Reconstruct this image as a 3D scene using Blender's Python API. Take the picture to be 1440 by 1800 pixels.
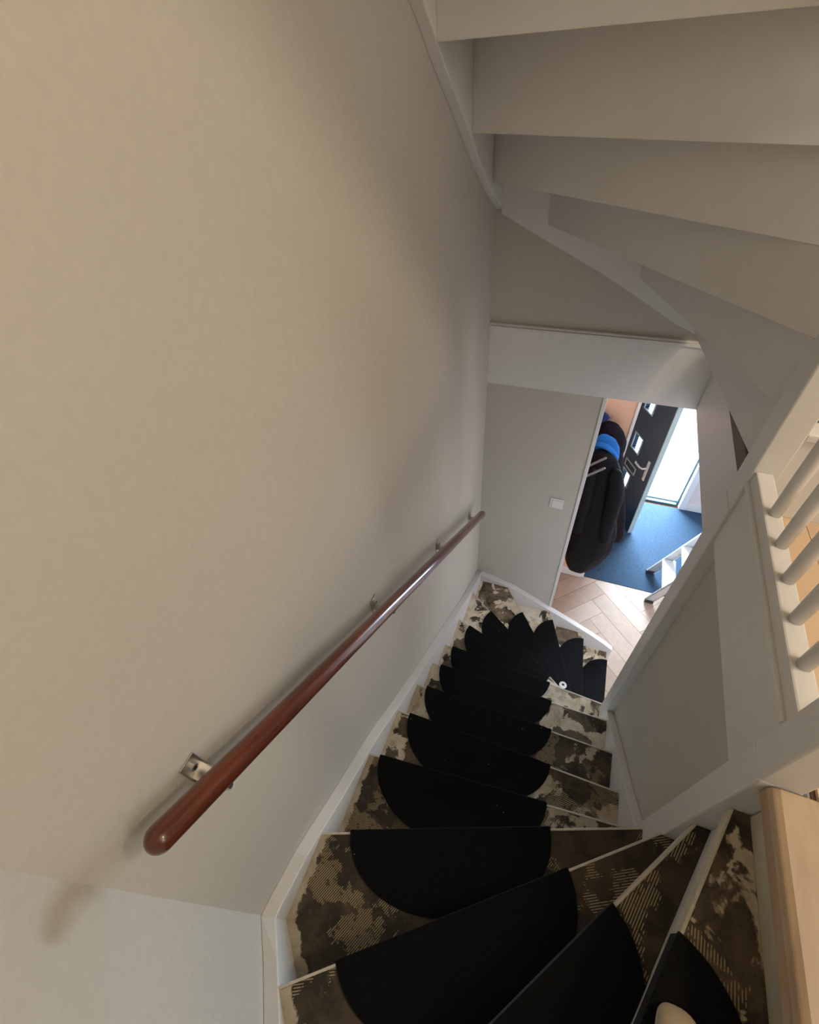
import bpy, bmesh, math, random
from mathutils import Vector, Matrix
random.seed(7)
for o in list(bpy.data.objects): bpy.data.objects.remove(o, do_unlink=True)
S = bpy.context.scene
COL = S.collection

# ------------------------------------------------------------------ camera
cam_d = bpy.data.cameras.new('camera'); cam = bpy.data.objects.new('camera', cam_d); COL.objects.link(cam)
Rr = Vector((0.93, 0.3596, -0.0754)); Ru = -Vector((0.2127, -0.6943, -0.6876)); Rb = -Vector((-0.2996, 0.6234, -0.7222))
Rr.normalize(); Rb = (Rb - Rb.dot(Rr) * Rr).normalized(); Ru = Rb.cross(Rr)
cam.matrix_world = Matrix(((Rr.x, Ru.x, Rb.x, 0), (Rr.y, Ru.y, Rb.y, 0), (Rr.z, Ru.z, Rb.z, 3.8045), (0, 0, 0, 1)))
cam_d.sensor_fit = 'VERTICAL'; cam_d.sensor_height = 24.0; cam_d.lens = 809.424 / 1800 * 24.0
cam_d.clip_start = 0.02
S.camera = cam
# ------------------------------------------------------------------ light and exposure
S.view_settings.view_transform = 'Standard'
try: S.view_settings.look = 'None'
except Exception: pass
S.view_settings.gamma = 1.0; S.view_settings.use_curve_mapping = False
S.view_settings.exposure = 0.27
w = bpy.data.worlds.new('sky'); S.world = w; w.use_nodes = True
w.node_tree.nodes['Background'].inputs[0].default_value = (0.86, 0.94, 1.0, 1)
w.node_tree.nodes['Background'].inputs[1].default_value = 2.6

def area(name, loc, target, size, sizey, energy, color, spread=None):
    d = bpy.data.lights.new(name, 'AREA'); d.shape = 'RECTANGLE'; d.size = size; d.size_y = sizey
    d.energy = energy; d.color = color
    if spread: d.spread = spread
    o = bpy.data.objects.new(name, d); COL.objects.link(o); o.location = loc
    o.rotation_euler = (Vector(target) - Vector(loc)).to_track_quat('-Z', 'Y').to_euler()
    return o
def point(name, loc, r, energy, color):
    d = bpy.data.lights.new(name, 'POINT'); d.shadow_soft_size = r; d.energy = energy; d.color = color
    o = bpy.data.objects.new(name, d); COL.objects.link(o); o.location = loc
    return o
area('daylight_through_front_door', (0.80, 5.0, 1.35), (0.55, 2.2, 1.6), 1.3, 2.3, 540, (0.70, 0.85, 1.0))
point('landing_ceiling_lamp', (1.55, 0.55, 4.9), 0.12, 42, (1.0, 0.82, 0.60))
area('landing_fill_light', (2.1, -0.1, 4.3), (0.0, 0.9, 3.4), 0.8, 1.2, 11, (0.9, 0.94, 1.0))  # added cool fill to raise the ambient light; there is no window here

# ------------------------------------------------------------------ helpers
ORG = {}
def M4(o): return ORG.get(o, Vector((0, 0, 0)))
def props(o, label=None, cat=None, group=None, kind=None):
    if label: o['label'] = label
    if cat: o['category'] = cat
    if group: o['group'] = group
    if kind: o['kind'] = kind
    return o
def thing(name, label, cat, loc, group=None):
    o = bpy.data.objects.new(name, None); COL.objects.link(o); o.location = loc
    o.empty_display_size = 0.05; ORG[o] = Vector(loc)
    return props(o, label, cat, group)
def structure(name, loc=(0, 0, 0)):
    o = bpy.data.objects.new(name, None); COL.objects.link(o); o.location = loc; ORG[o] = Vector(loc)
    return props(o, kind='structure')
def obj(name, bm, mat, parent=None, bevel=0, smooth=False, seg=2, subsurf=0):
    """bm is in world coordinates; the mesh is stored relative to its parent's origin."""
    bmesh.ops.recalc_face_normals(bm, faces=bm.faces)
    if parent is not None: org = M4(parent)
    else:
        xs = [v.co for v in bm.verts]
        org = Vector(((min(c.x for c in xs) + max(c.x for c in xs)) / 2, (min(c.y for c in xs) + max(c.y for c in xs)) / 2, min(c.z for c in xs)))
    bmesh.ops.translate(bm, verts=bm.verts, vec=-org)
    me = bpy.data.meshes.new(name); bm.to_mesh(me); bm.free()
    o = bpy.data.objects.new(name, me); COL.objects.link(o)
    if parent is not None: o.parent = parent
    else: o.location = org
    ORG[o] = org
    me.materials.append(mat)
    if smooth:
        for p in me.polygons: p.use_smooth = True
    if bevel:
        b = o.modifiers.new('bevel', 'BEVEL'); b.width = bevel; b.segments = seg; b.limit_method = 'ANGLE'; b.angle_limit = math.radians(40)
    if subsurf:
        s = o.modifiers.new('subsurf', 'SUBSURF'); s.levels = subsurf; s.render_levels = subsurf
    return o
def box(bm, x0, x1, y0, y1, z0, z1):
    vs = [bm.verts.new((x, y, z)) for z in (z0, z1) for (x, y) in ((x0, y0), (x1, y0), (x1, y1), (x0, y1))]
    for f in ((3, 2, 1, 0), (4, 5, 6, 7), (0, 1, 5, 4), (1, 2, 6, 5), (2, 3, 7, 6), (3, 0, 4, 7)): bm.faces.new([vs[i] for i in f])
    return bm
def BX(*a): return box(bmesh.new(), *a)
def prism(bm, poly, f0, f1):
    """poly of 2D points; f0/f1 map a 2D point to a 3D point of the two end caps"""
    a = [bm.verts.new(f0(p)) for p in poly]; b = [bm.verts.new(f1(p)) for p in poly]
    bm.faces.new(a[::-1]); bm.faces.new(b); n = len(poly)
    for i in range(n): bm.faces.new((a[i], a[(i + 1) % n], b[(i + 1) % n], b[i]))
    return bm
def plan(bm, poly, z0, z1): return prism(bm, poly, lambda p: (p[0], p[1], z0), lambda p: (p[0], p[1], z1))
def inx(bm, poly, x0, x1): return prism(bm, poly, lambda p: (x0, p[0], p[1]), lambda p: (x1, p[0], p[1]))
def iny(bm, poly, y0, y1): return prism(bm, poly, lambda p: (p[0], y0, p[1]), lambda p: (p[0], y1, p[1]))
def tube(bm, pts, r, n=16, caps=True, round_end=False):
    pts = [Vector(p) for p in pts]; rs = r if isinstance(r, (list, tuple)) else [r] * len(pts)
    if round_end:
        d0 = (pts[0] - pts[1]).normalized(); d1 = (pts[-1] - pts[-2]).normalized(); A = []; RA = []; B = []; RB = []
        for k in range(5, 0, -1):
            t = k / 5 * math.pi / 2 * 0.97
            A.append(pts[0] + d0 * rs[0] * math.sin(t)); RA.append(rs[0] * math.cos(t))
        for k in range(1, 6):
            t = k / 5 * math.pi / 2 * 0.97
            B.append(pts[-1] + d1 * rs[-1] * math.sin(t)); RB.append(rs[-1] * math.cos(t))
        pts = A + pts + B; rs = RA + list(rs) + RB
    rings = []; up = None
    for i, p in enumerate(pts):
        t = (pts[min(i + 1, len(pts) - 1)] - pts[max(i - 1, 0)]).normalized()
        if up is None:
            up = Vector((0, 0, 1)) if abs(t.z) < .9 else Vector((1, 0, 0))
        u = (up - up.dot(t) * t).normalized(); v = t.cross(u); up = u
        rings.append([bm.verts.new(p + (u * math.cos(2 * math.pi * k / n) + v * math.sin(2 * math.pi * k / n)) * rs[i]) for k in range(n)])
    for a, b in zip(rings, rings[1:]):
        for k in range(n): bm.faces.new((a[k], a[(k + 1) % n], b[(k + 1) % n], b[k]))
    if caps: bm.faces.new(rings[0][::-1]); bm.faces.new(rings[-1])
    return bm
def clip(poly, p, d, side):
    """keep the part of poly on one side of the line through p along d (side=+1: left of d)"""
    out = []; n = len(poly)
    def s(q): return side * (d[0] * (q[1] - p[1]) - d[1] * (q[0] - p[0]))
    for i in range(n):
        a, b = poly[i], poly[(i + 1) % n]; sa, sb = s(a), s(b)
        if sa >= 0: out.append(a)
        if (sa > 0 and sb < 0) or (sa < 0 and sb > 0):
            t = sa / (sa - sb); out.append((a[0] + (b[0] - a[0]) * t, a[1] + (b[1] - a[1]) * t))
    res = []
    for q in out:
        if not res or math.hypot(q[0] - res[-1][0], q[1] - res[-1][1]) > 1e-5: res.append(q)
    if len(res) > 1 and math.hypot(res[0][0] - res[-1][0], res[0][1] - res[-1][1]) < 1e-5: res.pop()
    return res
def interp(tab, x):
    for (a, b), (c, d) in zip(tab, tab[1:]):
        if x <= c: return b + (d - b) * (x - a) / (c - a)
    return tab[-1][1]

# ------------------------------------------------------------------ materials
def new_mat(name):
    m = bpy.data.materials.new(name); m.use_nodes = True; nt = m.node_tree
    return m, nt, nt.nodes['Principled BSDF']
def N(nt, t, **kw):
    n = nt.nodes.new(t)
    for k, v in kw.items():
        if k.startswith('i_'):
            key = k[2:]; key = int(key) if key.isdigit() else key.replace('_', ' ')
            n.inputs[key].default_value = v
        else: setattr(n, k, v)
    return n
def L(nt, a, b): nt.links.new(a, b)
def c4(c): return (c[0], c[1], c[2], 1)
def math_n(nt, op, a, b=None, clampv=False):
    n = nt.nodes.new('ShaderNodeMath'); n.operation = op; n.use_clamp = clampv
    for i, v in enumerate((a, b)):
        if v is None: continue
        if hasattr(v, 'is_linked'): L(nt, v, n.inputs[i])
        else: n.inputs[i].default_value = v
    return n.outputs[0]
def mixc(nt, f, a, b):
    n = nt.nodes.new('ShaderNodeMix'); n.data_type = 'RGBA'
    if hasattr(f, 'is_linked'): L(nt, f, n.inputs[0])
    else: n.inputs[0].default_value = f
    for i, v in ((6, a), (7, b)):
        if hasattr(v, 'is_linked'): L(nt, v, n.inputs[i])
        else: n.inputs[i].default_value = c4(v)
    return n.outputs[2]
def ramp(nt, src, lo, hi):
    n = nt.nodes.new('ShaderNodeMapRange'); n.inputs[1].default_value = lo; n.inputs[2].default_value = hi
    n.interpolation_type = 'SMOOTHSTEP'; L(nt, src, n.inputs[0]); return n.outputs[0]
def paint(name, col, rough=0.5, var=0.04, scale=40, bump=0.02, bdist=0.002, spec=0.4):
    m, nt, b = new_mat(name)
    g = N(nt, 'ShaderNodeNewGeometry'); no = N(nt, 'ShaderNodeTexNoise', i_Scale=scale, i_Detail=5.0); L(nt, g.outputs['Position'], no.inputs['Vector'])
    n2 = N(nt, 'ShaderNodeTexNoise', i_Scale=1.7, i_Detail=2.0); L(nt, g.outputs['Position'], n2.inputs['Vector'])
    f = math_n(nt, 'ADD', math_n(nt, 'MULTIPLY', no.outputs[0], .5), math_n(nt, 'MULTIPLY', n2.outputs[0], .5))
    lo = tuple(c * (1 - var) for c in col); hi = tuple(min(1, c * (1 + var)) for c in col)
    L(nt, mixc(nt, ramp(nt, f, .35, .65), lo, hi), b.inputs['Base Color'])
    b.inputs['Roughness'].default_value = rough; b.inputs['Specular IOR Level'].default_value = spec
    if bump:
        n3 = N(nt, 'ShaderNodeTexNoise', i_Scale=scale * 6, i_Detail=3.0); L(nt, g.outputs['Position'], n3.inputs['Vector'])
        bp = N(nt, 'ShaderNodeBump', i_Strength=bump * 10, i_Distance=bdist); L(nt, n3.outputs[0], bp.inputs['Height']); L(nt, bp.outputs[0], b.inputs['Normal'])
    return m
def flat(name, col, rough=0.5, metal=0.0, spec=0.5):
    m, nt, b = new_mat(name)
    g = N(nt, 'ShaderNodeNewGeometry'); no = N(nt, 'ShaderNodeTexNoise', i_Scale=60.0, i_Detail=3.0); L(nt, g.outputs['Position'], no.inputs['Vector'])
    L(nt, mixc(nt, no.outputs[0], tuple(c * .93 for c in col), tuple(min(1, c * 1.06) for c in col)), b.inputs['Base Color'])
    b.inputs['Roughness'].default_value = rough; b.inputs['Metallic'].default_value = metal; b.inputs['Specular IOR Level'].default_value = spec
    return m
WALL = paint('taupe_wall_paint', (0.57, 0.54, 0.475), 0.75, 0.03, 60, 0.02, 0.001, 0.25)
WHITE = paint('white_gloss_paint', (0.76, 0.745, 0.72), 0.38, 0.02, 25, 0.006, 0.001, 0.45)
CEIL = paint('white_ceiling_paint', (0.75, 0.73, 0.69), 0.8, 0.02, 30, 0.02, 0.001, 0.2)
SALMON = paint('salmon_hall_wall_paint', (0.80, 0.50, 0.34), 0.8, 0.03, 18, 0.02, 0.001, 0.2)
PINK = paint('pale_hall_wall_paint', (0.74, 0.64, 0.62), 0.8, 0.02, 18, 0.02, 0.001, 0.2)
BRASSY = flat('brushed_steel', (0.62, 0.60, 0.57), 0.32, 1.0)
DARKBOLT = flat('bolt_socket', (0.02, 0.02, 0.02), 0.6)
PLASTIC = flat('white_switch_plastic', (0.80, 0.79, 0.76), 0.35)
DOORBLUE = paint('dark_slate_door_paint', (0.020, 0.048, 0.090), 0.25, 0.06, 12, 0.004, 0.001, 0.5)
FRAMEBLUE = paint('slate_frame_paint', (0.06, 0.12, 0.15), 0.4, 0.05, 12, 0.0, 0.001, 0.5)
EDGEPAINT = paint('pale_door_edge_paint', (0.36, 0.46, 0.46), 0.45, 0.05, 20, 0.0)
ALU = flat('ladder_aluminium', (0.70, 0.72, 0.74), 0.38, 0.55)
LADWHITE = flat('ladder_step_white', (0.80, 0.84, 0.86), 0.45)
RUBBER = flat('black_rubber', (0.03, 0.03, 0.035), 0.6)
PEG = flat('grey_metal_peg', (0.25, 0.25, 0.27), 0.35, 0.8)
PAVING = paint('pale_outdoor_paving', (0.70, 0.72, 0.74), 0.9, 0.06, 8, 0.0)

def wood_mat(name, c1, c2, rough, axis_scale, streak=9.0, spec=0.5, coat=0.0):
    m, nt, b = new_mat(name)
    g = N(nt, 'ShaderNodeTexCoord'); mp = N(nt, 'ShaderNodeMapping'); mp.inputs['Scale'].default_value = axis_scale
    L(nt, g.outputs['Object'], mp.inputs[0])
    no = N(nt, 'ShaderNodeTexNoise', i_Scale=streak, i_Detail=6.0, i_Roughness=0.6, i_Distortion=0.6); L(nt, mp.outputs[0], no.inputs['Vector'])
    L(nt, mixc(nt, ramp(nt, no.outputs[0], .3, .7), c1, c2), b.inputs['Base Color'])
    b.inputs['Roughness'].default_value = rough; b.inputs['Specular IOR Level'].default_value = spec
    b.inputs['Coat Weight'].default_value = coat; b.inputs['Coat Roughness'].default_value = 0.12
    return m
RAILWOOD = wood_mat('varnished_mahogany', (0.075, 0.015, 0.006), (0.17, 0.038, 0.013), 0.30, (30, 3, 3), 1.5, 0.5, 0.6)

def attr_wood(name, attr, ca, cb, rough):
    """planks: colour varies per plank through a face attribute, plus grain"""
    m, nt, b = new_mat(name)
    at = N(nt, 'ShaderNodeAttribute', attribute_name=attr)
    g = N(nt, 'ShaderNodeNewGeometry'); no = N(nt, 'ShaderNodeTexNoise', i_Scale=9.0, i_Detail=7.0, i_Roughness=0.65, i_Distortion=1.5); L(nt, g.outputs['Position'], no.inputs['Vector'])
    f = math_n(nt, 'ADD', math_n(nt, 'MULTIPLY', at.outputs['Fac'], .6), math_n(nt, 'MULTIPLY', no.outputs[0], .5))
    L(nt, mixc(nt, ramp(nt, f, .2, .85), ca, cb), b.inputs['Base Color']); b.inputs['Roughness'].default_value = rough
    return m
PARQUET = attr_wood('pale_oak_parquet', 'tone', (0.36, 0.245, 0.175), (0.52, 0.40, 0.325), 0.42)
LAMINATE = attr_wood('warm_laminate', 'tone', (0.60, 0.42, 0.27), (0.70, 0.51, 0.34), 0.42)
GROUT = flat('dark_joint', (0.10, 0.06, 0.04), 0.8)
NOSEWOOD = wood_mat('landing_nosing_wood', (0.36, 0.25, 0.16), (0.50, 0.37, 0.24), 0.45, (8, 1, 8), 2.0)

def carpet_mat(name, col, fleck=False):
    m, nt, b = new_mat(name)
    g = N(nt, 'ShaderNodeNewGeometry'); no = N(nt, 'ShaderNodeTexNoise', i_Scale=420.0, i_Detail=2.0); L(nt, g.outputs['Position'], no.inputs['Vector'])
    c = mixc(nt, ramp(nt, no.outputs[0], .35, .7), tuple(k * .5 for k in col), tuple(k * 1.5 for k in col))
    if fleck:
        v = N(nt, 'ShaderNodeTexVoronoi', i_Scale=38.0); L(nt, g.outputs['Position'], v.inputs['Vector'])
        n2 = N(nt, 'ShaderNodeTexNoise', i_Scale=9.0); L(nt, g.outputs['Position'], n2.inputs['Vector'])
        fm = math_n(nt, 'MULTIPLY', math_n(nt, 'LESS_THAN', v.outputs['Distance'], 0.055), math_n(nt, 'GREATER_THAN', n2.outputs[0], .60))
        c = mixc(nt, fm, c, (0.5, 0.47, 0.40))
    L(nt, c, b.inputs['Base Color']); b.inputs['Roughness'].default_value = 0.95; b.inputs['Specular IOR Level'].default_value = 0.1
    b.inputs['Sheen Weight'].default_value = 0.06; b.inputs['Sheen Roughness'].default_value = 0.5
    bp = N(nt, 'ShaderNodeBump', i_Strength=0.6, i_Distance=0.002); L(nt, no.outputs[0], bp.inputs['Height']); L(nt, bp.outputs[0], b.inputs['Normal'])
    return m
CARPET = carpet_mat('black_step_carpet', (0.0060, 0.0062, 0.0070), True)
ENTRY = carpet_mat('slate_blue_entrance_matting', (0.036, 0.070, 0.118), True)
def cloth_mat(name, col, sheen=0.1, rough=0.75):
    m, nt, b = new_mat(name)
    g = N(nt, 'ShaderNodeNewGeometry'); no = N(nt, 'ShaderNodeTexNoise', i_Scale=14.0, i_Detail=4.0); L(nt, g.outputs['Position'], no.inputs['Vector'])
    L(nt, mixc(nt, no.outputs[0], tuple(c * .7 for c in col), tuple(c * 1.3 for c in col)), b.inputs['Base Color'])
    b.inputs['Roughness'].default_value = rough; b.inputs['Sheen Weight'].default_value = sheen; b.inputs['Specular IOR Level'].default_value = 0.15
    bp = N(nt, 'ShaderNodeBump', i_Strength=0.5, i_Distance=0.02); L(nt, no.outputs[0], bp.inputs['Height']); L(nt, bp.outputs[0], b.inputs['Normal'])
    return m
COATBLACK = cloth_mat('black_coat_cloth', (0.0045, 0.0045, 0.0065), 0.0, 0.7)
COATPLUM = cloth_mat('dark_plum_coat_cloth', (0.010, 0.007, 0.012), 0.0, 0.75)
COATBLUE = cloth_mat('bright_blue_fleece', (0.02, 0.17, 0.56), 0.2, 0.9)
COATNAVY = cloth_mat('navy_knit', (0.02, 0.03, 0.14), 0.2, 0.9)
SOCK = cloth_mat('beige_sock_knit', (0.38, 0.31, 0.22), 0.2, 0.9)

def tread_mat(name, seed, dark, stripe, ang, pale, bare=0.0):
    """worn step: cream paint, patches of old brown glue and combed ridges of adhesive"""
    m, nt, b = new_mat(name)
    g = N(nt, 'ShaderNodeNewGeometry'); mp = N(nt, 'ShaderNodeMapping'); mp.inputs['Location'].default_value = (seed * 3.17, seed * 1.31, 0)
    L(nt, g.outputs['Position'], mp.inputs[0]); P = mp.outputs[0]
    def noise(sc, det=5.0, dist=0.0, ro=0.55, off=0):
        n = N(nt, 'ShaderNodeTexNoise', i_Scale=sc, i_Detail=det, i_Distortion=dist, i_Roughness=ro)
        if off:
            q = N(nt, 'ShaderNodeMapping'); q.inputs['Location'].default_value = (off, off * .7, 0); L(nt, P, q.inputs[0]); L(nt, q.outputs[0], n.inputs['Vector'])
        else: L(nt, P, n.inputs['Vector'])
        return n.outputs[0]
    big = noise(6.0, 6.0, 0.4, 0.58)
    cream = mixc(nt, ramp(nt, noise(16, 4, 0, .6, 4), .35, .65), (0.62 * pale, 0.55 * pale, 0.43 * pale), (0.48 * pale, 0.39 * pale, 0.27 * pale))
    brown = mixc(nt, ramp(nt, noise(9, 6, .5, .6, 9), .38, .62), (0.030, 0.025, 0.017), (0.125 * pale ** 2, 0.092 * pale ** 2, 0.058 * pale ** 2))
    brown = mixc(nt, ramp(nt, noise(60, 4, 0, .6, 2), .52, .72), brown, (0.07, 0.06, 0.042))
    # edge margin near the strings stays painted
    sx = N(nt, 'ShaderNodeSeparateXYZ'); L(nt, g.outputs['Position'], sx.inputs[0]); X, Y = sx.outputs[0], sx.outputs[1]
    wob = math_n(nt, 'MULTIPLY', math_n(nt, 'SUBTRACT', noise(28, 4, 0, .7, 6), .5), 0.06)
    m1 = ramp(nt, math_n(nt, 'ADD', X, wob), -0.438, -0.444)
    m2 = ramp(nt, math_n(nt, 'ADD', math_n(nt, 'ADD', X, Y), wob), -0.528, -0.536)
    margin = math_n(nt, 'MAXIMUM', m1, m2)
    mask = ramp(nt, big, dark - .012, dark + .012)      # 1 = bare cream
    mask = math_n(nt, 'MAXIMUM', mask, margin)
    # combed adhesive ridges
    rot = N(nt, 'ShaderNodeMapping'); rot.inputs['Rotation'].default_value = (0, 0, math.radians(ang)); L(nt, P, rot.inputs[0])
    wv = N(nt, 'ShaderNodeTexWave', i_Scale=60.0, i_Distortion=1.8, i_Detail=1.0); wv.inputs['Detail Scale'].default_value = 0.10
    L(nt, rot.outputs[0], wv.inputs['Vector'])
    st = ramp(nt, wv.outputs[0], .60, .74)
    sm = ramp(nt, noise(7.0, 5, .3, .62, 13), .60 - stripe * .08, .612 - stripe * .08)
    brk = ramp(nt, noise(70, 3, 0, .6, 17), .36, .44)
    st = math_n(nt, 'MULTIPLY', math_n(nt, 'MULTIPLY', st, sm), brk)
    och = mixc(nt, noise(12, 3, 0, .5, 21), (0.50, 0.40, 0.22), (0.30, 0.235, 0.135))
    c = mixc(nt, mask, brown, cream)
    st2 = math_n(nt, 'MULTIPLY', st, math_n(nt, 'SUBTRACT', 1.0, mask))
    c = mixc(nt, st2, c, och)
    st3 = math_n(nt, 'MULTIPLY', math_n(nt, 'MULTIPLY', st, mask), math_n(nt, 'SUBTRACT', .8, margin, True))
    c = mixc(nt, st3, c, (0.10, 0.08, 0.05))
    L(nt, c, b.inputs['Base Color']); b.inputs['Roughness'].default_value = 0.62; b.inputs['Specular IOR Level'].default_value = 0.3
    bp = N(nt, 'ShaderNodeBump', i_Strength=0.5, i_Distance=0.0015); L(nt, math_n(nt, 'ADD', st, math_n(nt, 'MULTIPLY', mask, -.6)), bp.inputs['Height']); L(nt, bp.outputs[0], b.inputs['Normal'])
    return m

# ------------------------------------------------------------------ dimensions (metres, ground floor z = 0)
R_ = 0.17786; ZL = 2.84572                     # riser, landing level
def TZ(k): return ZL - k * R_
XW = -0.5; YF = 2.17; XI = 0.438
# nosing lines in plan: outer end, inner end
NOSE = {1: ((0.118, -0.44), (0.442, 0.37)), 2: ((-0.176, -0.44), (0.440, 0.392)), 3: ((-0.375, -0.213), (0.438, 0.414)),
        4: ((-0.47, 0.098), (0.438, 0.452)), 5: ((-0.47, 0.392), (0.438, 0.479)), 6: ((-0.47, 0.630), (0.438, 0.630)),
        7: ((-0.47, 0.832), (0.438, 0.830)), 8: ((-0.47, 1.036), (0.438, 1.036)), 9: ((-0.47, 1.249), (0.438, 1.195)),
        10: ((-0.47, 1.540), (0.438, 1.225)), 11: ((-0.47, 1.893), (0.438, 1.238)), 12: ((-0.235, 2.13), (0.440, 1.248)),
        13: ((0.110, 2.13), (0.475, 1.21)), 14: ((0.395, 2.13), (0.490, 1.19)), 15: ((0.618, 2.13), (0.640, 1.18))}
WELL = [(-0.175, -0.40), (0.488, -0.40), (0.488, 0.3995), (XI, 0.3995), (XI, 1.175), (0.70, 1.175), (0.70, 2.13), (-0.46, 2.13), (-0.46, -0.115)]
def nline(k, back=0.0):
    """point and direction (outer -> inner) of nosing k, moved upstairs by back"""
    a, b = NOSE[k]; d = (b[0] - a[0], b[1] - a[1]); l = math.hypot(*d); d = (d[0] / l, d[1] / l)
    n = (d[1], -d[0])                          # upstairs side (right of the direction outer->inner)
    return (a[0] + n[0] * back, a[1] + n[1] * back), d
def between(poly, k, front, back_line=None, back=None):
    p, d = nline(k, front); r = clip(poly, p, d, -1)         # upstairs of nosing k
    if back_line:
        p, d = nline(back_line, back); r = clip(r, p, d, 1)  # downstairs of line back_line
    return r

# ------------------------------------------------------------------ structure
LOW = -0.05
obj('wall_left', BX(-0.62, XW, -0.2, YF + .12, 0, 5.5), WALL).__setitem__('kind', 'structure')
# chamfered corner wall and wall behind the camera
obj('wall_corner', plan(bmesh.new(), [(XW, -0.122), (-0.172, -0.45), (-0.172, -0.57), (-0.60, -0.57), (-0.62, -0.2), (-0.62, -0.122)], 0, 5.5), WALL).__setitem__('kind', 'structure')
obj('wall_near', BX(-0.172, 2.3, -0.57, -0.45, 0, 5.5), WALL).__setitem__('kind', 'structure')
o = obj('wall_far', BX(XW, 0.091, YF, YF + .10, 0, 2.79), WALL); o['kind'] = 'structure'
o = obj('wall_far_upper', BX(XW, 2.3, YF, YF + .12, 2.79, 5.5), WALL); o['kind'] = 'structure'
o = obj('wall_east', BX(2.2, 2.3, -0.45, YF, ZL, 5.5), WALL); o['kind'] = 'structure'
o = obj('ceiling', BX(-0.62, 2.3, -0.57, YF + .12, 5.5, 5.6), CEIL); o['kind'] = 'structure'
# header fascia over the doorway and the stair well edge
o = obj('trim_1', BX(XW, 0.50, YF - .012, YF, 2.475, 2.775), WHITE, bevel=0.002); o['kind'] = 'structure'
bm = BX(XW, 0.50, YF - .022, YF, 2.775, 2.790); box(bm, XW, 0.50, YF - .016, YF, 2.790, 2.800)
o = obj('trim_2', bm, WHITE, bevel=0.002); o['kind'] = 'structure'
o = obj('trim_3', BX(0.50, 0.515, 1.173, YF, 2.475, 2.780), WHITE, bevel=0.002); o['kind'] = 'structure'
# doorway jamb on the stair side wall
o = obj('trim_4', BX(0.091, 0.1115, YF - .006, YF + .105, 0.0, 2.475), WHITE, bevel=0.002); o['kind'] = 'structure'
# first floor slab: landing, hall ceiling under it
bm = BX(0.515, 2.3, 1.12, YF + .12, 2.475, ZL - .012); box(bm, 0.51, 2.3, -0.45, 1.12, 2.475, ZL - .012)
o = obj('floor_landing_slab', bm, CEIL); o['kind'] = 'structure'
bm = BX(-0.1, 2.0, YF + .12, 4.45, 2.475, 2.60)
o = obj('ceiling_hall', bm, CEIL); o['kind'] = 'structure'

def planks(name, region, z, width, length, ang, mat, gap=0.0012, herring=False, thick=0.012):
    bm = bmesh.new(); lay = bm.faces.layers.float.new('tone'); x0, x1, y0, y1 = region
    ca, sa = math.cos(ang), math.sin(ang); cx, cy = (x0 + x1) / 2, (y0 + y1) / 2; rad = math.hypot(x1 - x0, y1 - y0) / 2 + length
    rects = []
    if herring:
        n = int(rad / width) + 6
        for i in range(-n, n):
            for j in range(-n, n):
                r = int(round(length / width))
                # standard herringbone tiling
                if (j - i) % (2 * r) == 0:
                    rects.append((i * width, j * width, length, width))
                if (j - i) % (2 * r) == (2 * r - 1):
                    pass
        rects = []
        r = int(round(length / width))
        for i in range(-n, n):
            for j in range(-3, 4):
                bx = i * width + j * 2 * r * width * 0.5 * 2 * 0.5; by = i * width - j * 2 * r * width * 0.5
                rects.append((bx, by, length, width)); rects.append((bx - width, by, width, length))
    else:
        row = 0; y = -rad
        while y < rad:
            x = -rad - (row * 0.37 % 1) * length
            while x < rad: rects.append((x, y, length, width)); x += length
            y += width; row += 1
    for (x, y, w_, h_) in rects:
        g = gap; poly = [(x + g, y + g), (x + w_ - g, y + g), (x + w_ - g, y + h_ - g), (x + g, y + h_ - g)]
        poly = [(cx + a * ca - b * sa, cy + a * sa + b * ca) for a, b in poly]
        for p, d in (((x0, y0), (1, 0)), ((x1, y0), (0, 1)), ((x1, y1), (-1, 0)), ((x0, y1), (0, -1))):
            if len(poly) > 2: poly = clip(poly, p, d, 1)
        if len(poly) < 3: continue
        nf = len(bm.faces); plan(bm, poly, z - thick, z); bm.faces.ensure_lookup_table(); t = random.random()
        for f in bm.faces[nf:]: f[lay] = t
    return bm
# ground floor
o = obj('floor', BX(-0.62, 2.0, 1.0, 2.975, -0.06, -0.008), GROUT); o['kind'] = 'structure'
q = obj('parquet', planks('parquet', (0.0, 2.0, 1.0, 2.975), 0.0, 0.15, 0.60, math.radians(45), PARQUET, herring=True, thick=.008), PARQUET, o)
o = obj('floor_stairwell', BX(-0.62, 0.60, -0.57, 1.0, -0.06, -0.01), GROUT); o['kind'] = 'structure'
o = obj('floor_hall', BX(0.2, 2.0, 2.975, 4.40, -0.06, -0.01), GROUT); o['kind'] = 'structure'
# landing floor
o = obj('floor_landing', BX(0.513, 2.2, -0.45, YF, ZL - .012, ZL - .008), GROUT); o['kind'] = 'structure'
q = obj('laminate', planks('laminate', (0.52, 2.2, -0.45, YF), ZL, 0.24, 1.3, math.radians(90 + 3), LAMINATE, gap=.0008, thick=.008), LAMINATE, o)
# rounded wooden nosing on the landing edge
bm = bmesh.new(); prof = [(0.520, ZL), (0.462, ZL + .002), (0.452, ZL - .003), (0.4475, ZL - .014), (0.447, ZL - .040), (0.450, ZL - .044), (0.520, ZL - .044)]
iny(bm, prof, -0.449, 0.398)
o = obj('trim_5', bm, NOSEWOOD, bevel=0.003); o['kind'] = 'structure'
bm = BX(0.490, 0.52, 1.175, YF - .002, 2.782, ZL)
o = obj('trim_6', bm, flat('shaded_floor_edge_wood', (0.13, 0.095, 0.07), 0.6), bevel=0.003); o['kind'] = 'structure'
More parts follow.
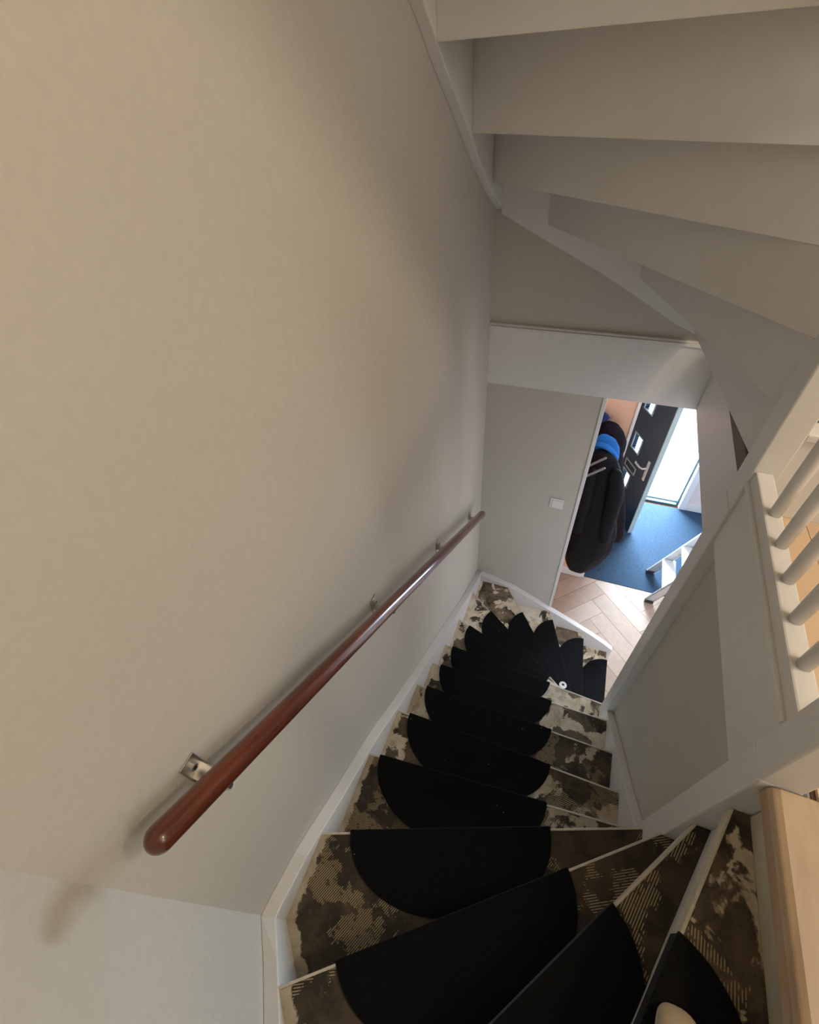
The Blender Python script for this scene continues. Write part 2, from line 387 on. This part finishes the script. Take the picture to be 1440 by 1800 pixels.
# hall walls
o = obj('wall_hall_west', BX(-0.02, 0.090, YF + .10, 2.97, 0, 2.475), SALMON); o['kind'] = 'structure'
o = obj('wall_hall_cupboard', BX(-0.02, 0.352, 2.97, 4.40, 0, 2.475), SALMON); o['kind'] = 'structure'
o = obj('trim_7', BX(0.345, 0.366, 2.962, 2.984, 0.0, 2.475), WHITE, bevel=0.002); o['kind'] = 'structure'
o = obj('baseboard_cupboard', BX(0.090, 0.345, 2.955, 2.97, 0.0, 0.10), WHITE, bevel=0.003); o['kind'] = 'structure'
bm = BX(1.265, 2.0, 4.20, 4.36, 0, 2.475); box(bm, 0.352, 1.265, 4.20, 4.36, 2.15, 2.475)
o = obj('wall_hall_front', bm, PINK); o['kind'] = 'structure'
o = obj('wall_hall_east', BX(1.9, 2.0, 1.0, 4.20, 0, 2.475), PINK); o['kind'] = 'structure'
o = obj('wall_hall_south', BX(0.60, 1.9, 0.95, 1.05, 0, 2.475), PINK); o['kind'] = 'structure'
o = obj('baseboard_front', BX(1.265, 1.9, 4.185, 4.20, 0.0, 0.10), WHITE, bevel=0.003); o['kind'] = 'structure'
o = obj('trim_8', BX(1.205, 1.265, 4.180, 4.24, 0.0, 2.15), WHITE, bevel=0.003); o['kind'] = 'structure'
o = obj('wall_under_landing', inx(bmesh.new(), [(0.468, 0), (1.09, 0), (1.09, 2.71), (0.468, 2.71)], 0.466, 0.484), WALL); o['kind'] = 'structure'
o = obj('wall_light_stop', BX(0.515, 0.54, -0.45, 0.95, 0, 2.475), WALL); o['kind'] = 'structure'  # unseen wall added to keep light from leaking in below the landing
# outdoors beyond the door
o = obj('pavement', BX(-3, 5, 4.36, 12, -0.10, -0.04), PAVING); o['kind'] = 'structure'

# ------------------------------------------------------------------ front door, standing open
fr = structure('door_1', (0.78, 4.30, 0))
bm = BX(0.353, 0.373, 4.24, 4.34, 0, 2.14); obj('door_frame', bm, FRAMEBLUE, fr, 0.003)
obj('door_frame', BX(1.185, 1.205, 4.24, 4.34, 0, 2.14), FRAMEBLUE, fr, 0.003)
obj('door_frame', BX(0.373, 1.185, 4.24, 4.34, 2.10, 2.14), FRAMEBLUE, fr, 0.003)
obj('threshold', BX(0.373, 1.185, 4.27, 4.33, -.01, 0.035), EDGEPAINT, fr, 0.004)
obj('threshold_strip', BX(0.373, 1.185, 4.225, 4.27, -.01, 0.018), FRAMEBLUE, fr, 0.004)
H = Vector((0.384, 4.262, 0)); Dv = (Vector((0.724, 3.664, 0)) - H); LL = Dv.length; Dv.normalize(); Nv = Vector((-Dv.y, Dv.x, 0))
if Nv.dot(Vector((0, 0, 0)) - H) < 0: Nv = -Nv   # Nv faces the camera side
def leafbox(bm, s0, s1, t0, t1, z0, z1):
    vs = [bm.verts.new(H + Dv * s + Nv * t + Vector((0, 0, z))) for z in (z0, z1) for (s, t) in ((s0, t0), (s1, t0), (s1, t1), (s0, t1))]
    for f in ((3, 2, 1, 0), (4, 5, 6, 7), (0, 1, 5, 4), (1, 2, 6, 5), (2, 3, 7, 6), (3, 0, 4, 7)): bm.faces.new([vs[i] for i in f])
    return bm
WZ = [(0.43, 0.58), (0.86, 1.02), (1.30, 1.46), (1.72, 1.88)]; W0, W1 = 0.30, 0.42; TH = 0.045
bm = bmesh.new(); leafbox(bm, 0, W0, -TH, 0, 0.012, 2.09); leafbox(bm, W1, LL - .006, -TH, 0, 0.012, 2.09)
zs = [0.012] + [z for p in WZ for z in p] + [2.09]
for i in range(0, len(zs), 2): leafbox(bm, W0, W1, -TH, 0, zs[i], zs[i + 1])
leaf = obj('door_leaf', bm, DOORBLUE, fr)
obj('door_edge', leafbox(bmesh.new(), LL - .006, LL + .002, -TH - .002, .001, 0.012, 2.09), EDGEPAINT, leaf)
m, nt, b = new_mat('door_glass'); b.inputs['Base Color'].default_value = (.9, .97, 1, 1); b.inputs['Roughness'].default_value = .02
b.inputs['Transmission Weight'].default_value = 1; b.inputs['IOR'].default_value = 1.1; GLASS = m
for (a, c) in WZ:
    pn = obj('window_frame', leafbox(leafbox(leafbox(leafbox(bmesh.new(), W0 - .012, W0, -.002, .007, a - .012, c + .012), W1, W1 + .012, -.002, .007, a - .012, c + .012), W0, W1, -.002, .007, a - .012, a), W0, W1, -.002, .007, c, c + .012), EDGEPAINT, leaf)
    obj('window_pane', leafbox(bmesh.new(), W0 - .002, W1 + .002, -.026, -.020, a - .002, c + .002), GLASS, leaf)
bm = bmesh.new(); leafbox(bm, 0.285, 0.475, 0, .008, .622, .636); leafbox(bm, 0.285, 0.475, 0, .008, .696, .710); leafbox(bm, .285, .297, 0, .008, .636, .696); leafbox(bm, .463, .475, 0, .008, .636, .696)
obj('letter_slot', bm, EDGEPAINT, leaf, 0.002)
obj('letter_slot_flap', leafbox(bmesh.new(), .297, .463, 0, .003, .636, .696), RUBBER, leaf)
obj('handle_plate', leafbox(bmesh.new(), LL - .092, LL - .058, 0, .008, .69, .92), ALU, leaf, 0.006)
def LP(s, t, z): return H + Dv * s + Nv * t + Vector((0, 0, z))
obj('door_handle', tube(bmesh.new(), [LP(LL - .075, .004, .84), LP(LL - .075, .040, .84), LP(LL - .080, .050, .838), LP(LL - .12, .052, .825), LP(LL - .19, .050, .82), LP(LL - .20, .042, .822)], .009, 12), ALU, leaf, smooth=True)
obj('lock_cylinder', tube(bmesh.new(), [LP(LL - .075, .006, .755), LP(LL - .075, .013, .755)], .010, 14), BRASSY, leaf, smooth=False)

# ------------------------------------------------------------------ staircases
def staircase(root, dz, ks, plain=False, treadmats=None):
    W = WELL; LAST = max(ks)
    for k in ks:
        lift = .022 if plain and k <= 10 else 0.0; zt = TZ(k) + dz + lift
        poly = between(W, k, 0.0, k - 1 if k > 1 else None, 0.026)
        poly_b = between(W, k, 0.006, k - 1 if k > 1 else None, 0.026)
        if plain: t = obj('tread', plan(bmesh.new(), poly, zt - .036, zt), WHITE, root, 0.003)
        else:
            t = obj('tread', plan(bmesh.new(), poly_b, zt - .036, zt), treadmats[k], root, 0.0015)
            p, d = nline(k, 0.006); edge = clip(poly, p, d, 1)
            obj('nosing', plan(bmesh.new(), edge, zt - .036, zt + .0012), CREAM, t, 0.0015)
        # riser under nosing k
        band = between(W, k, 0.026, None); p, d = nline(k, 0.042); band = clip(band, p, d, 1)
        zb = zt - (lift if k == 10 else 0) - R_ - .036 if k < LAST else (0.0 if LAST == 15 else ZL)
        obj('riser', plan(bmesh.new(), band, zb, zt - .036), WHITE, root, 0.0015)
    # landing riser
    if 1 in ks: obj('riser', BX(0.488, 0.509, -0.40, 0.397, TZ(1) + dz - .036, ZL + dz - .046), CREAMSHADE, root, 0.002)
CREAM = paint('cream_nosing_paint', (0.62, 0.56, 0.46), 0.5, 0.10, 60, 0.01)
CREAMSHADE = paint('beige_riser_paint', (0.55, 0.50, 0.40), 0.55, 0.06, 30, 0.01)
cfg = {1: (1, .535, .6, 5, 1.05), 2: (2.3, .70, .8, 20, .8), 3: (3.1, .66, .9, 62, .8), 4: (4.6, .67, .9, 25, .8), 5: (5.2, .60, .8, 20, .8),
       6: (6.4, .55, .6, 50, 1.0), 7: (7.7, .56, .9, 95, .9), 8: (8.1, .51, .6, 10, 1.1), 9: (9.6, .49, .3, 15, 1.2), 10: (10.2, .46, .1, 40, 1.35),
       11: (11.9, .46, .1, 20, 1.4), 12: (12.4, .53, 0, 0, 1.4), 13: (13.2, .47, 0, 70, 1.35), 14: (14.8, .49, 0, 30, 1.35), 15: (15.1, .47, 0, 30, 1.3)}
TM = {k: tread_mat('worn_tread_%d' % k, *v) for k, v in cfg.items()}
stair = thing('staircase', 'winding staircase with glue-stained bare treads going down to the hall', 'staircase', (0.0, 1.0, 0.0))
staircase(stair, 0.0, range(1, 16), False, TM)
# outer strings
LTOP = [(-.135, 2.235), (-.083, 2.228), (.03, 2.19), (.106, 2.145), (.225, 2.068), (.40, 1.972), (.52, 1.892), (.631, 1.800), (.78, 1.69), (.923, 1.590), (1.12, 1.452), (1.333, 1.315), (1.53, 1.175), (1.70, 1.055), (1.88, .945), (2.03, .862), (2.17, .785)]
low = [(y, max(0.0, z - .34)) for y, z in LTOP]
obj('outer_string', inx(bmesh.new(), LTOP + low[::-1], XW, -0.46), WHITE, stair, 0.003)
FTOP = [(-.46, .785), (-.40, .775), (-.31, .752), (-.2, .716), (-.05, .638), (.09, .562), (.26, .470), (.457, .358), (.56, .29), (.645, .225)]
obj('outer_string', iny(bmesh.new(), FTOP + [(.645, 0.0), (.25, 0.0), (-.1, .25), (-.46, .45)], 2.13, YF), WHITE, stair, 0.003)
c45 = math.sqrt(.5)
DT = [(0, 2.235), (.1, 2.28), (.2, 2.34), (.33, 2.44), (.464, 2.54)]
def diag(s, off): return (XW + s * c45 + off * c45, -0.122 - s * c45 + off * c45)
bm = bmesh.new(); N_ = len(DT)
rows = []
for s, z in DT:
    a = diag(s, 0); bb = diag(s, .036)
    if s == 0: bb = (-0.46, -0.111)
    rows.append([bm.verts.new((a[0], a[1], z)), bm.verts.new((bb[0], bb[1], z)), bm.verts.new((bb[0], bb[1], z - .5)), bm.verts.new((a[0], a[1], z - .5))])
for a, b in zip(rows, rows[1:]):
    for i in range(4): bm.faces.new((a[i], a[(i + 1) % 4], b[(i + 1) % 4], b[i]))
bm.faces.new(rows[0]); bm.faces.new(rows[-1][::-1])
obj('outer_string', bm, WHITE, stair, 0.003)
obj('outer_string', iny(bmesh.new(), [(-.172, 2.54), (.15, 2.80), (.30, ZL - .06), (.487, ZL - .05), (.487, 2.30), (-.172, 2.10)], -0.45, -0.405), WHITE, stair, 0.003)
# inner string between the newels
ITOP = [(.468, 2.02), (.63, 1.85), (.83, 1.66), (1.09, 1.40)]
obj('inner_string', inx(bmesh.new(), ITOP + [(1.09, 1.06), (.468, 1.68)], XI, .466), WHITE, stair, 0.003)
obj('string_cap', inx(bmesh.new(), [(y, z + .012) for y, z in ITOP] + [(y, z) for y, z in ITOP[::-1]], XI - .004, .4655), WHITE, stair, 0.002)
bm = BX(0.428, 0.490, 1.090, 1.173, 0.0, 2.845); nw = obj('newel_post', bm, WHITE, stair, 0.004)
bm = BX(0.430, 0.500, 0.400, 0.468, 0.0, 2.845); obj('newel_post', bm, WHITE, stair, 0.004)

# landing balustrade
bal = thing('balustrade', 'white balustrade of round spindles along the landing edge', 'balustrade', (0.46, 0.78, ZL - .14))
obj('fascia_board', BX(XI, 0.466, 0.468, 1.09, 2.71, 2.945), WHITE, bal, 0.003)
obj('bottom_rail', BX(XI - .002, 0.474, 0.468, 1.09, 2.945, 2.985), WHITE, bal, 0.004)
obj('rail_moulding', BX(XI - .010, XI, 0.468, 1.09, 2.935, 2.950), WHITE, bal, 0.003)
obj('newel_post', BX(0.428, 0.490, 1.090, 1.173, 2.8455, 4.05), WHITE, bal, 0.004)
obj('newel_post', BX(0.430, 0.500, 0.400, 0.468, 2.8455, 3.80), WHITE, bal, 0.004)
obj('handrail', BX(0.430, 0.484, 0.468, 1.09, 3.72, 3.775), WHITE, bal, 0.012, seg=4)
for y in (0.945, 0.850, 0.755, 0.660, 0.565):
    obj('spindle', tube(bmesh.new(), [(0.459, y, 2.985), (0.459, y, 3.08), (0.459, y, 3.35), (0.459, y, 3.62), (0.459, y, 3.72)], [.0125, .014, .016, .014, .0125], 20), WHITE, bal, smooth=True)

# upper flight overhead
ups = thing('upper_staircase', 'white painted underside of the upper flight overhead', 'staircase', (0.0, 1.2, ZL))
UW = [(-0.12, -0.40), (0.438, -0.40), (XI, 1.175), (0.70, 1.175), (0.70, 2.14), (-0.47, 2.14), (-0.47, -0.08)]
UNOSE = {3: ((-0.375, -0.1), (0.438, 0.45)), 4: ((-0.47, 0.20), (0.438, 0.52)), 5: ((-0.47, 0.50), (0.438, 0.56)), 6: ((-0.47, 0.74), (0.438, 0.74)), 7: ((-0.47, 0.945), (0.438, 0.95)),
         8: ((-0.47, 1.17), (0.438, 1.16)), 9: ((-0.47, 1.42), (0.438, 1.33)), 10: ((-0.47, 1.725), (0.438, 1.395)), 11: ((-0.47, 2.015), (0.438, 1.42)),
         12: ((-0.225, 2.14), (0.470, 1.39)), 13: ((0.150, 2.14), (0.530, 1.30)), 14: ((0.41, 2.14), (0.57, 1.18))}
_W, _N = WELL, NOSE; WELL, NOSE = UW, UNOSE; staircase(ups, ZL - .12, range(4, 15), True); WELL, NOSE = _W, _N
ub = [(-.12, 4.98), (.1, 4.82), (.6, 4.42), (1.0, 4.09), (1.24, 3.885), (1.36, 3.795), (1.4355, 3.735), (1.61, 3.615), (1.79, 3.485), (2.0, 3.355), (2.17, 3.268)]
ut = [(y, z + ZL + .04) for y, z in LTOP]
obj('outer_string', inx(bmesh.new(), ub + ut[::-1], XW, -0.47), WHITE, ups, 0.002)
fb = [(-.47, 3.258), (-.236, 3.145), (-.05, 3.058), (.127, 2.964), (.30, 2.868), (.46, 2.802), (.62, 2.802)]
ft = [(x, z + ZL) for x, z in FTOP]; ft[0] = (-.47, ft[0][1])
obj('outer_string', iny(bmesh.new(), fb + [(.645, ft[-1][1])] + ft[::-1][1:], 2.14, YF), WHITE, ups, 0.002)
obj('inner_string', inx(bmesh.new(), [(y, z + ZL) for y, z in [(.40, 2.07)] + ITOP] + [(1.09, 1.06 + ZL), (.40, 1.72 + ZL)], XI, .462), WHITE, ups, 0.003)
obj('stair_panel', BX(0.490, 0.70, 1.10, 1.14, ZL, 3.085), WHITE, ups, 0.002)
obj('panel_cap', BX(0.490, 0.70, 1.092, 1.150, 3.085, 3.105), WHITE, ups, 0.003)

# ------------------------------------------------------------------ stair mats
MATEND = {1: ((.356, .1645), (-.371, -.928)), 2: ((.281, .192), (-.593, -.805)), 3: ((.211, .250), None), 4: ((.179, .3515), None), 5: ((.1764, .453), None),
          6: ((.185, .630), None), 7: ((.181, .831), None), 8: ((.173, 1.036), None), 9: ((.1626, 1.2206), None), 10: ((.163, 1.3314), None), 11: ((.1737, 1.4182), None)}
OUT = {12: (-.0935, 1.94), 13: (.138, 2.061), 14: (.404, 2.083), 15: (.625, 2.058)}
LEN = {1: .59, 2: .60, 3: .60, 4: .60, 5: .60, 6: .592, 7: .592, 8: .585, 9: .576, 10: .574, 11: .585, 12: .585, 13: .585, 14: .585, 15: .565}
where = {1: 'topmost half-round black carpet mat, the one under the beige sock', 2: 'half-round black carpet mat on the second step down, beside the mat with the sock',
         3: 'largest-looking black half-round carpet mat, on the third step down by the wall corner',
         4: 'black half-round carpet mat on the fourth step down, front edge level across the photo',
         5: 'black half-round carpet mat on the fifth step down, just beyond the level-edged one',
         6: 'black half-round carpet mat on the sixth step down, uppermost of the straight steps',
         7: 'black half-round carpet mat on the seventh step down, second of the straight steps',
         8: 'black half-round carpet mat on the eighth step down, middle of the whole flight',
         9: 'black half-round carpet mat on the last straight step, just above the lower fan',
         10: 'black half-round carpet mat on the sixth step up from the hall floor',
         11: 'narrow black half-round carpet mat pointing into the far wall corner, fifth step up',
         12: 'narrow black half-round carpet mat on the fourth step up from the hall',
         13: 'narrow black half-round carpet mat on the third step up from the hall',
         14: 'dark half-round carpet mat on the second step up from the hall',
         15: 'bluish-lit half-round carpet mat on the bottom step beside the hall floor'}
for k in range(1, 16):
    p, d = nline(k, 0); Ln = LEN[k]                       # d: outer -> inner
    if k in OUT:
        q = OUT[k]; s0 = (q[0] - p[0]) * d[0] + (q[1] - p[1]) * d[1]; s1 = s0 + Ln
    else:
        q = MATEND[k][0]; s1 = (q[0] - p[0]) * d[0] + (q[1] - p[1]) * d[1]; s0 = s1 - Ln
    a = (p[0] + d[0] * s0, p[1] + d[1] * s0); nrm = (d[1], -d[0])
    D = .208; nn = 2.15; pts = []
    for i in range(41):
        t = -1 + 2 * i / 40; t = math.sin(t * math.pi / 2)
        h = D * max(0.0, 1 - abs(t) ** nn) ** (1 / nn) - .005
        pts.append((a[0] + d[0] * Ln * (t + 1) / 2 + nrm[0] * h, a[1] + d[1] * Ln * (t + 1) / 2 + nrm[1] * h))
    poly = pts
    if k > 1:
        pp, dd = nline(k - 1, .024); poly = clip(poly, pp, dd, 1)
    else: poly = clip(poly, (.484, 0), (0, 1), 1)
    # small lip over the nosing
    lip = [(a[0] + d[0] * (.004 if j == 0 or j == 3 else Ln - .004) + nrm[0] * f, a[1] + d[1] * (.004 if j == 0 or j == 3 else Ln - .004) + nrm[1] * f) for j, f in enumerate((-.005, -.005, -.0004, -.0004))]
    z = TZ(k)
    shift = [(x - nrm[0] * 0.0, y - nrm[1] * 0.0) for x, y in poly]
    if k >= 9:   # keep clear of the post
        shift = clip(shift, (.424, 1.18), (0, 1), 1) if k <= 11 else shift
    bm = plan(bmesh.new(), shift, z + .0014, z + .010)
    if k >= 9: lip = clip(lip, (.42, 1.3), (0, 1), 1) if k <= 12 else lip
    mat = obj('stair_mat', bm, CARPET, None, 0.003)
    bm2 = plan(bmesh.new(), lip, z - .030, z + .0098)
    obj('front_lip', bm2, CARPET, mat, 0.003)
    props(mat, where[k], 'mat', 'half-round carpet mats on the stairs')

# ------------------------------------------------------------------ wall handrail
A0 = Vector((-0.430, -0.0475, 3.040)); A1 = Vector((-0.430, 1.925, 1.714)); ud = (A1 - A0).normalized(); A0 = A0 - ud * .012
rail = thing('wall_handrail', 'round reddish-brown wooden handrail sloping down the left wall on steel brackets', 'handrail', (A0 + A1) / 2)
obj('wooden_rail', tube(bmesh.new(), [A0 + ud * .02, A0 + (A1 - A0) * .33, A0 + (A1 - A0) * .66, A1 - ud * .02], .0215, 28, round_end=True), RAILWOOD, rail, smooth=True)
for y in (0.056, 0.692, 1.300, 1.86):
    t = (y - A0.y) / (A1.y - A0.y); c = A0 + (A1 - A0) * t; z = c.z
    bk = obj('bracket', box(box(bmesh.new(), XW, XW + .004, y - .017, y + .017, z - .075, z + .005), XW, c.x - .004, y - .015, y + .015, z - .042, z - .038), BRASSY, rail, 0.0015)
    obj('bracket_tab', tube(bmesh.new(), [(c.x, y, z - .042), (c.x, y, z - .016)], .009, 12), BRASSY, bk)
    obj('bolt', tube(bmesh.new(), [(XW + .003, y, z - .012), (XW + .014, y, z - .012)], .0075, 14), BRASSY, bk, 0.001)
    obj('bolt_socket', tube(bmesh.new(), [(XW + .0135, y, z - .012), (XW + .0146, y, z - .012)], .004, 6), DARKBOLT, bk)

# ------------------------------------------------------------------ light switch
sw = thing('light_switch', 'white square light switch on the far wall left of the hall opening', 'light switch', (-0.019, YF, 1.650))
obj('switch_plate', BX(-0.059, 0.021, YF - .009, YF, 1.650, 1.730), PLASTIC, sw, 0.003)
obj('rocker', BX(-0.046, 0.014, YF - .013, YF - .008, 1.661, 1.719), PLASTIC, sw, 0.002)

# ------------------------------------------------------------------ small pipe collar on the winders
col_ = thing('pipe_collar', 'small white round pipe collar with a dark hole at the hub of the winding steps', 'pipe collar', (0.330, 1.352, TZ(13)))
def disc(bm, c, r0, r1, z0, z1, n=28):
    v = []
    for r, z in ((r0, z0), (r1, z0), (r1 * .8 + r0 * .2, z1), (r0, z1)):
        v.append([bm.verts.new((c[0] + r * math.cos(2 * math.pi * k / n), c[1] + r * math.sin(2 * math.pi * k / n), z)) for k in range(n)])
    for i in range(4):
        for k in range(n): bm.faces.new((v[i][k], v[i][(k + 1) % n], v[(i + 1) % 4][(k + 1) % n], v[(i + 1) % 4][k]))
    return bm
CC = (0.262, 1.400)
zc = 0.885
ORG[col_] = Vector((CC[0], CC[1], zc)); col_.location = (CC[0], CC[1], zc)
obj('collar_ring', disc(bmesh.new(), CC, .008, .023, zc, zc + .008), PLASTIC, col_, smooth=False)
obj('pipe_stub', tube(bmesh.new(), [(CC[0], CC[1], zc - .02), (CC[0], CC[1], zc + .003)], .008, 14), DARKBOLT, col_)

# ------------------------------------------------------------------ entrance matting
em = obj('entrance_mat', BX(0.368, 1.898, 2.978, 4.182, -0.010, 0.004), ENTRY); props(em, 'slate-blue wall-to-wall entrance matting inside the front door', 'entrance mat')

# ------------------------------------------------------------------ coat rack and coats
rack = thing('coat_rack', 'metal coat rack with upturned grey pegs just behind the hall opening', 'coat rack', (0.092, 2.56, 1.74))
obj('rack_rail', BX(0.0905, 0.105, 2.29, 2.95, 1.76, 1.81), ALU, rack, 0.003)
for y in (2.35, 2.45, 2.89):
    obj('peg', tube(bmesh.new(), [(0.100, y, 1.775), (0.205, y, 1.880)], .0075, 12, round_end=True), PEG, rack, smooth=True)
def loft(secs, ripple=0.0, waves=7, n=44, seed=0, jit=.0):
    """secs: (z, cx, cy, rx, ry) from top to bottom"""
    rnd = random.Random(seed); bm = bmesh.new(); rings = []; ph = [rnd.uniform(0, 6.28) for _ in range(4)]
    dense = []
    for a, b in zip(secs, secs[1:]):
        for j in range(4):
            t = j / 4; dense.append(tuple(a[i] + (b[i] - a[i]) * t for i in range(5)))
    dense.append(secs[-1])
    zt, zb = secs[0][0], secs[-1][0]
    for s in dense:
        z, cx, cy, rx, ry = s; f = (zt - z) / (zt - zb) if zt != zb else 0; ring = []
        for k in range(n):
            a = 2 * math.pi * k / n
            w = 1 + ripple * f ** .6 * (math.sin(waves * a + ph[0] + 1.2 * math.sin(5 * f + ph[1])) * .6 + math.sin((waves * 2 + 1) * a + ph[2] + 3 * f) * .3) + jit * math.sin(26 * z + 2 * math.sin(a + ph[3]))
            ring.append(bm.verts.new((cx + rx * w * math.cos(a), cy + ry * w * math.sin(a), z + ripple * .05 * math.sin(3 * a + ph[3]) * f)))
        rings.append(ring)
    for a, b in zip(rings, rings[1:]):
        for k in range(n): bm.faces.new((a[k], a[(k + 1) % n], b[(k + 1) % n], b[k]))
    bm.faces.new(rings[0][::-1]); bm.faces.new(rings[-1])
    return bm
fc = thing('coat', 'long padded black coat hanging nearest, with a bright blue lining at its neck', 'coat', (0.26, 2.66, 0.42), 'coats on the rack')
obj('coat_body', loft([(1.735, .185, 2.70, .03, .03), (1.70, .21, 2.69, .085, .05), (1.62, .225, 2.68, .115, .07), (1.50, .225, 2.67, .118, .085), (1.40, .222, 2.66, .112, .09), (1.20, .262, 2.66, .150, .10), (1.0, .285, 2.66, .170, .11), (.82, .285, 2.66, .170, .11), (.68, .275, 2.66, .150, .10), (.57, .262, 2.66, .115, .085), (.50, .258, 2.66, .085, .06)], .07, 6, seed=3, jit=.012), COATBLACK, fc, smooth=True, subsurf=1)
obj('sleeve', tube(bmesh.new(), [(.31, 2.62, 1.62), (.345, 2.60, 1.50), (.35, 2.585, 1.35), (.36, 2.575, 1.15), (.37, 2.57, 1.02)], [.045, .062, .058, .050, .040], 18, round_end=True), COATBLACK, fc, smooth=True, subsurf=1)
obj('sleeve', tube(bmesh.new(), [(.16, 2.61, 1.62), (.155, 2.585, 1.48), (.165, 2.57, 1.30), (.17, 2.565, 1.08)], [.04, .055, .052, .042], 18, round_end=True), COATBLACK, fc, smooth=True, subsurf=1)
obj('drawcord', tube(bmesh.new(), [(.40, 2.64, .72), (.425, 2.63, .62), (.43, 2.63, .58), (.415, 2.63, .57)], .004, 8), RUBBER, fc, smooth=True)
bc = thing('coat', 'bright blue fleece jacket showing between the two dark coats', 'coat', (0.22, 2.77, 1.0), 'coats on the rack')
obj('jacket_body', loft([(1.815, .185, 2.78, .02, .012), (1.79, .20, 2.78, .06, .025), (1.73, .205, 2.775, .095, .035), (1.66, .21, 2.77, .105, .035), (1.50, .21, 2.77, .10, .03), (1.25, .22, 2.77, .105, .03), (1.0, .23, 2.77, .11, .03)], .10, 5, seed=5), COATBLUE, bc, smooth=True, subsurf=1)
obj('collar', tube(bmesh.new(), [(.14, 2.74, 1.755), (.19, 2.727, 1.775), (.25, 2.73, 1.735), (.295, 2.745, 1.67)], [.014, .02, .02, .014], 14, round_end=True), COATBLUE, bc, smooth=True, subsurf=1)
dc = thing('coat', 'dark plum hooded coat hanging at the back of the rack nearest the front door', 'coat', (0.32, 2.87, 0.68), 'coats on the rack')
obj('coat_body', loft([(1.74, .21, 2.875, .07, .04), (1.66, .22, 2.87, .115, .055), (1.50, .24, 2.87, .130, .06), (1.235, .28, 2.87, .165, .06), (1.0, .315, 2.87, .195, .06), (.80, .335, 2.87, .215, .06), (.70, .35, 2.87, .19, .055)], .07, 7, seed=11), COATPLUM, dc, smooth=True, subsurf=1)
obj('hood', loft([(1.855, .195, 2.875, .02, .015), (1.84, .205, 2.875, .055, .035), (1.79, .215, 2.872, .09, .05), (1.72, .225, 2.868, .115, .055), (1.64, .235, 2.865, .115, .05), (1.58, .235, 2.87, .10, .05)], .05, 5, seed=2), COATPLUM, dc, smooth=True, subsurf=1)
nc = thing('scarf', 'small bunch of navy knitwear on the peg above the hooded coat', 'scarf', (0.165, 2.90, 1.79), 'coats on the rack')
del nc['group']
obj('knit_bunch', loft([(1.905, .15, 2.90, .01, .01), (1.89, .155, 2.90, .03, .02), (1.86, .155, 2.90, .04, .025), (1.835, .155, 2.90, .035, .022)], .10, 4, seed=9), COATNAVY, nc, smooth=True, subsurf=1)

# ------------------------------------------------------------------ stepladder
lad = thing('stepladder', 'aluminium stepladder with white steps standing in the hall by the stairs', 'stepladder', (1.05, 3.03, 0.004))
lean = Vector((0.38, 0, 0.925)).normalized()
def railpt(y, h): return Vector((0.95, y, 0.03)) + lean * h
for y in (2.86, 3.21):
    bm = bmesh.new()
    for (u0, u1, y0, y1) in ((-.036, .036, -.002, .002), (-.036, -.031, -.016, .002), (.031, .036, -.016, .002)):
        sgn = 1 if y > 3 else -1
        px_ = Vector((lean.z, 0, -lean.x))
        vs = []
        for h in (0, 1.35):
            for (u, yy) in ((u0, y0), (u1, y0), (u1, y1), (u0, y1)): vs.append(bm.verts.new(railpt(y, h) + px_ * u + Vector((0, yy * sgn, 0))))
        for f in ((3, 2, 1, 0), (4, 5, 6, 7), (0, 1, 5, 4), (1, 2, 6, 5), (2, 3, 7, 6), (3, 0, 4, 7)): bm.faces.new([vs[i] for i in f])
    obj('side_rail', bm, ALU, lad)
    obj('rubber_foot', BX(.915, .99, y - .014, y + .014, 0.0045, 0.036), RUBBER, lad, 0.004)
    # rear leg
    obj('rear_leg', tube(bmesh.new(), [(1.66, y, 0.012), (1.46, y, 1.26)], .012, 10), ALU, lad)
for h in (.24, .48, .72, .96, 1.20):
    c = railpt(3.035, h); obj('step', BX(c.x - .045, c.x + .065, 2.864, 3.206, c.z - .022, c.z), LADWHITE, lad, 0.003)

# ------------------------------------------------------------------ the photographer's foot
zf = TZ(1) + .0115
per = thing('person', 'tip of a person\'s foot in a pale beige sock on the topmost mat', 'person', (0.345, -0.05, zf))
bm = bmesh.new(); rings = []; n = 28
#        y, cx, halfwidth, height, z base
FS = [(.077, .338, .010, .014), (.073, .338, .022, .026), (.064, .339, .031, .034), (.045, .341, .037, .040), (.015, .343, .040, .046), (-.02, .344, .039, .055), (-.06, .344, .036, .070), (-.10, .344, .034, .086)]
for (y, cx, hw, ht) in FS:
    y -= .012; cx += .008; hw *= .95
    ring = []
    for k in range(n):
        a = 2 * math.pi * k / n; ca, sa = math.cos(a), math.sin(a)
        ring.append(bm.verts.new((cx + hw * math.copysign(abs(ca) ** .85, ca), y, zf + ht / 2 + ht / 2 * math.copysign(abs(sa) ** (.55 if sa < 0 else .95), sa))))
    rings.append(ring)
# ankle and lower leg: sections turn from facing +y to facing up
for (yc, zc_, ry, rx, tilt) in ((-.135, .085, .075, .036, 35), (-.148, .115, .052, .036, 65), (-.150, .16, .043, .035, 85), (-.150, .24, .046, .039, 90), (-.150, .34, .055, .047, 90), (-.150, .44, .058, .052, 90)):
    ring = []; tl = math.radians(tilt)
    for k in range(n):
        a = 2 * math.pi * k / n; ca, sa = math.cos(a), math.sin(a)
        ring.append(bm.verts.new((.344 + rx * ca, yc + ry * sa * math.sin(tl), zf + zc_ + ry * sa * math.cos(tl))))
    rings.append(ring)
for a, b in zip(rings, rings[1:]):
    for k in range(n): bm.faces.new((a[k], a[(k + 1) % n], b[(k + 1) % n], b[k]))
bm.faces.new(rings[0][::-1]); bm.faces.new(rings[-1])
obj('sock', bm, SOCK, per, smooth=True, subsurf=1)
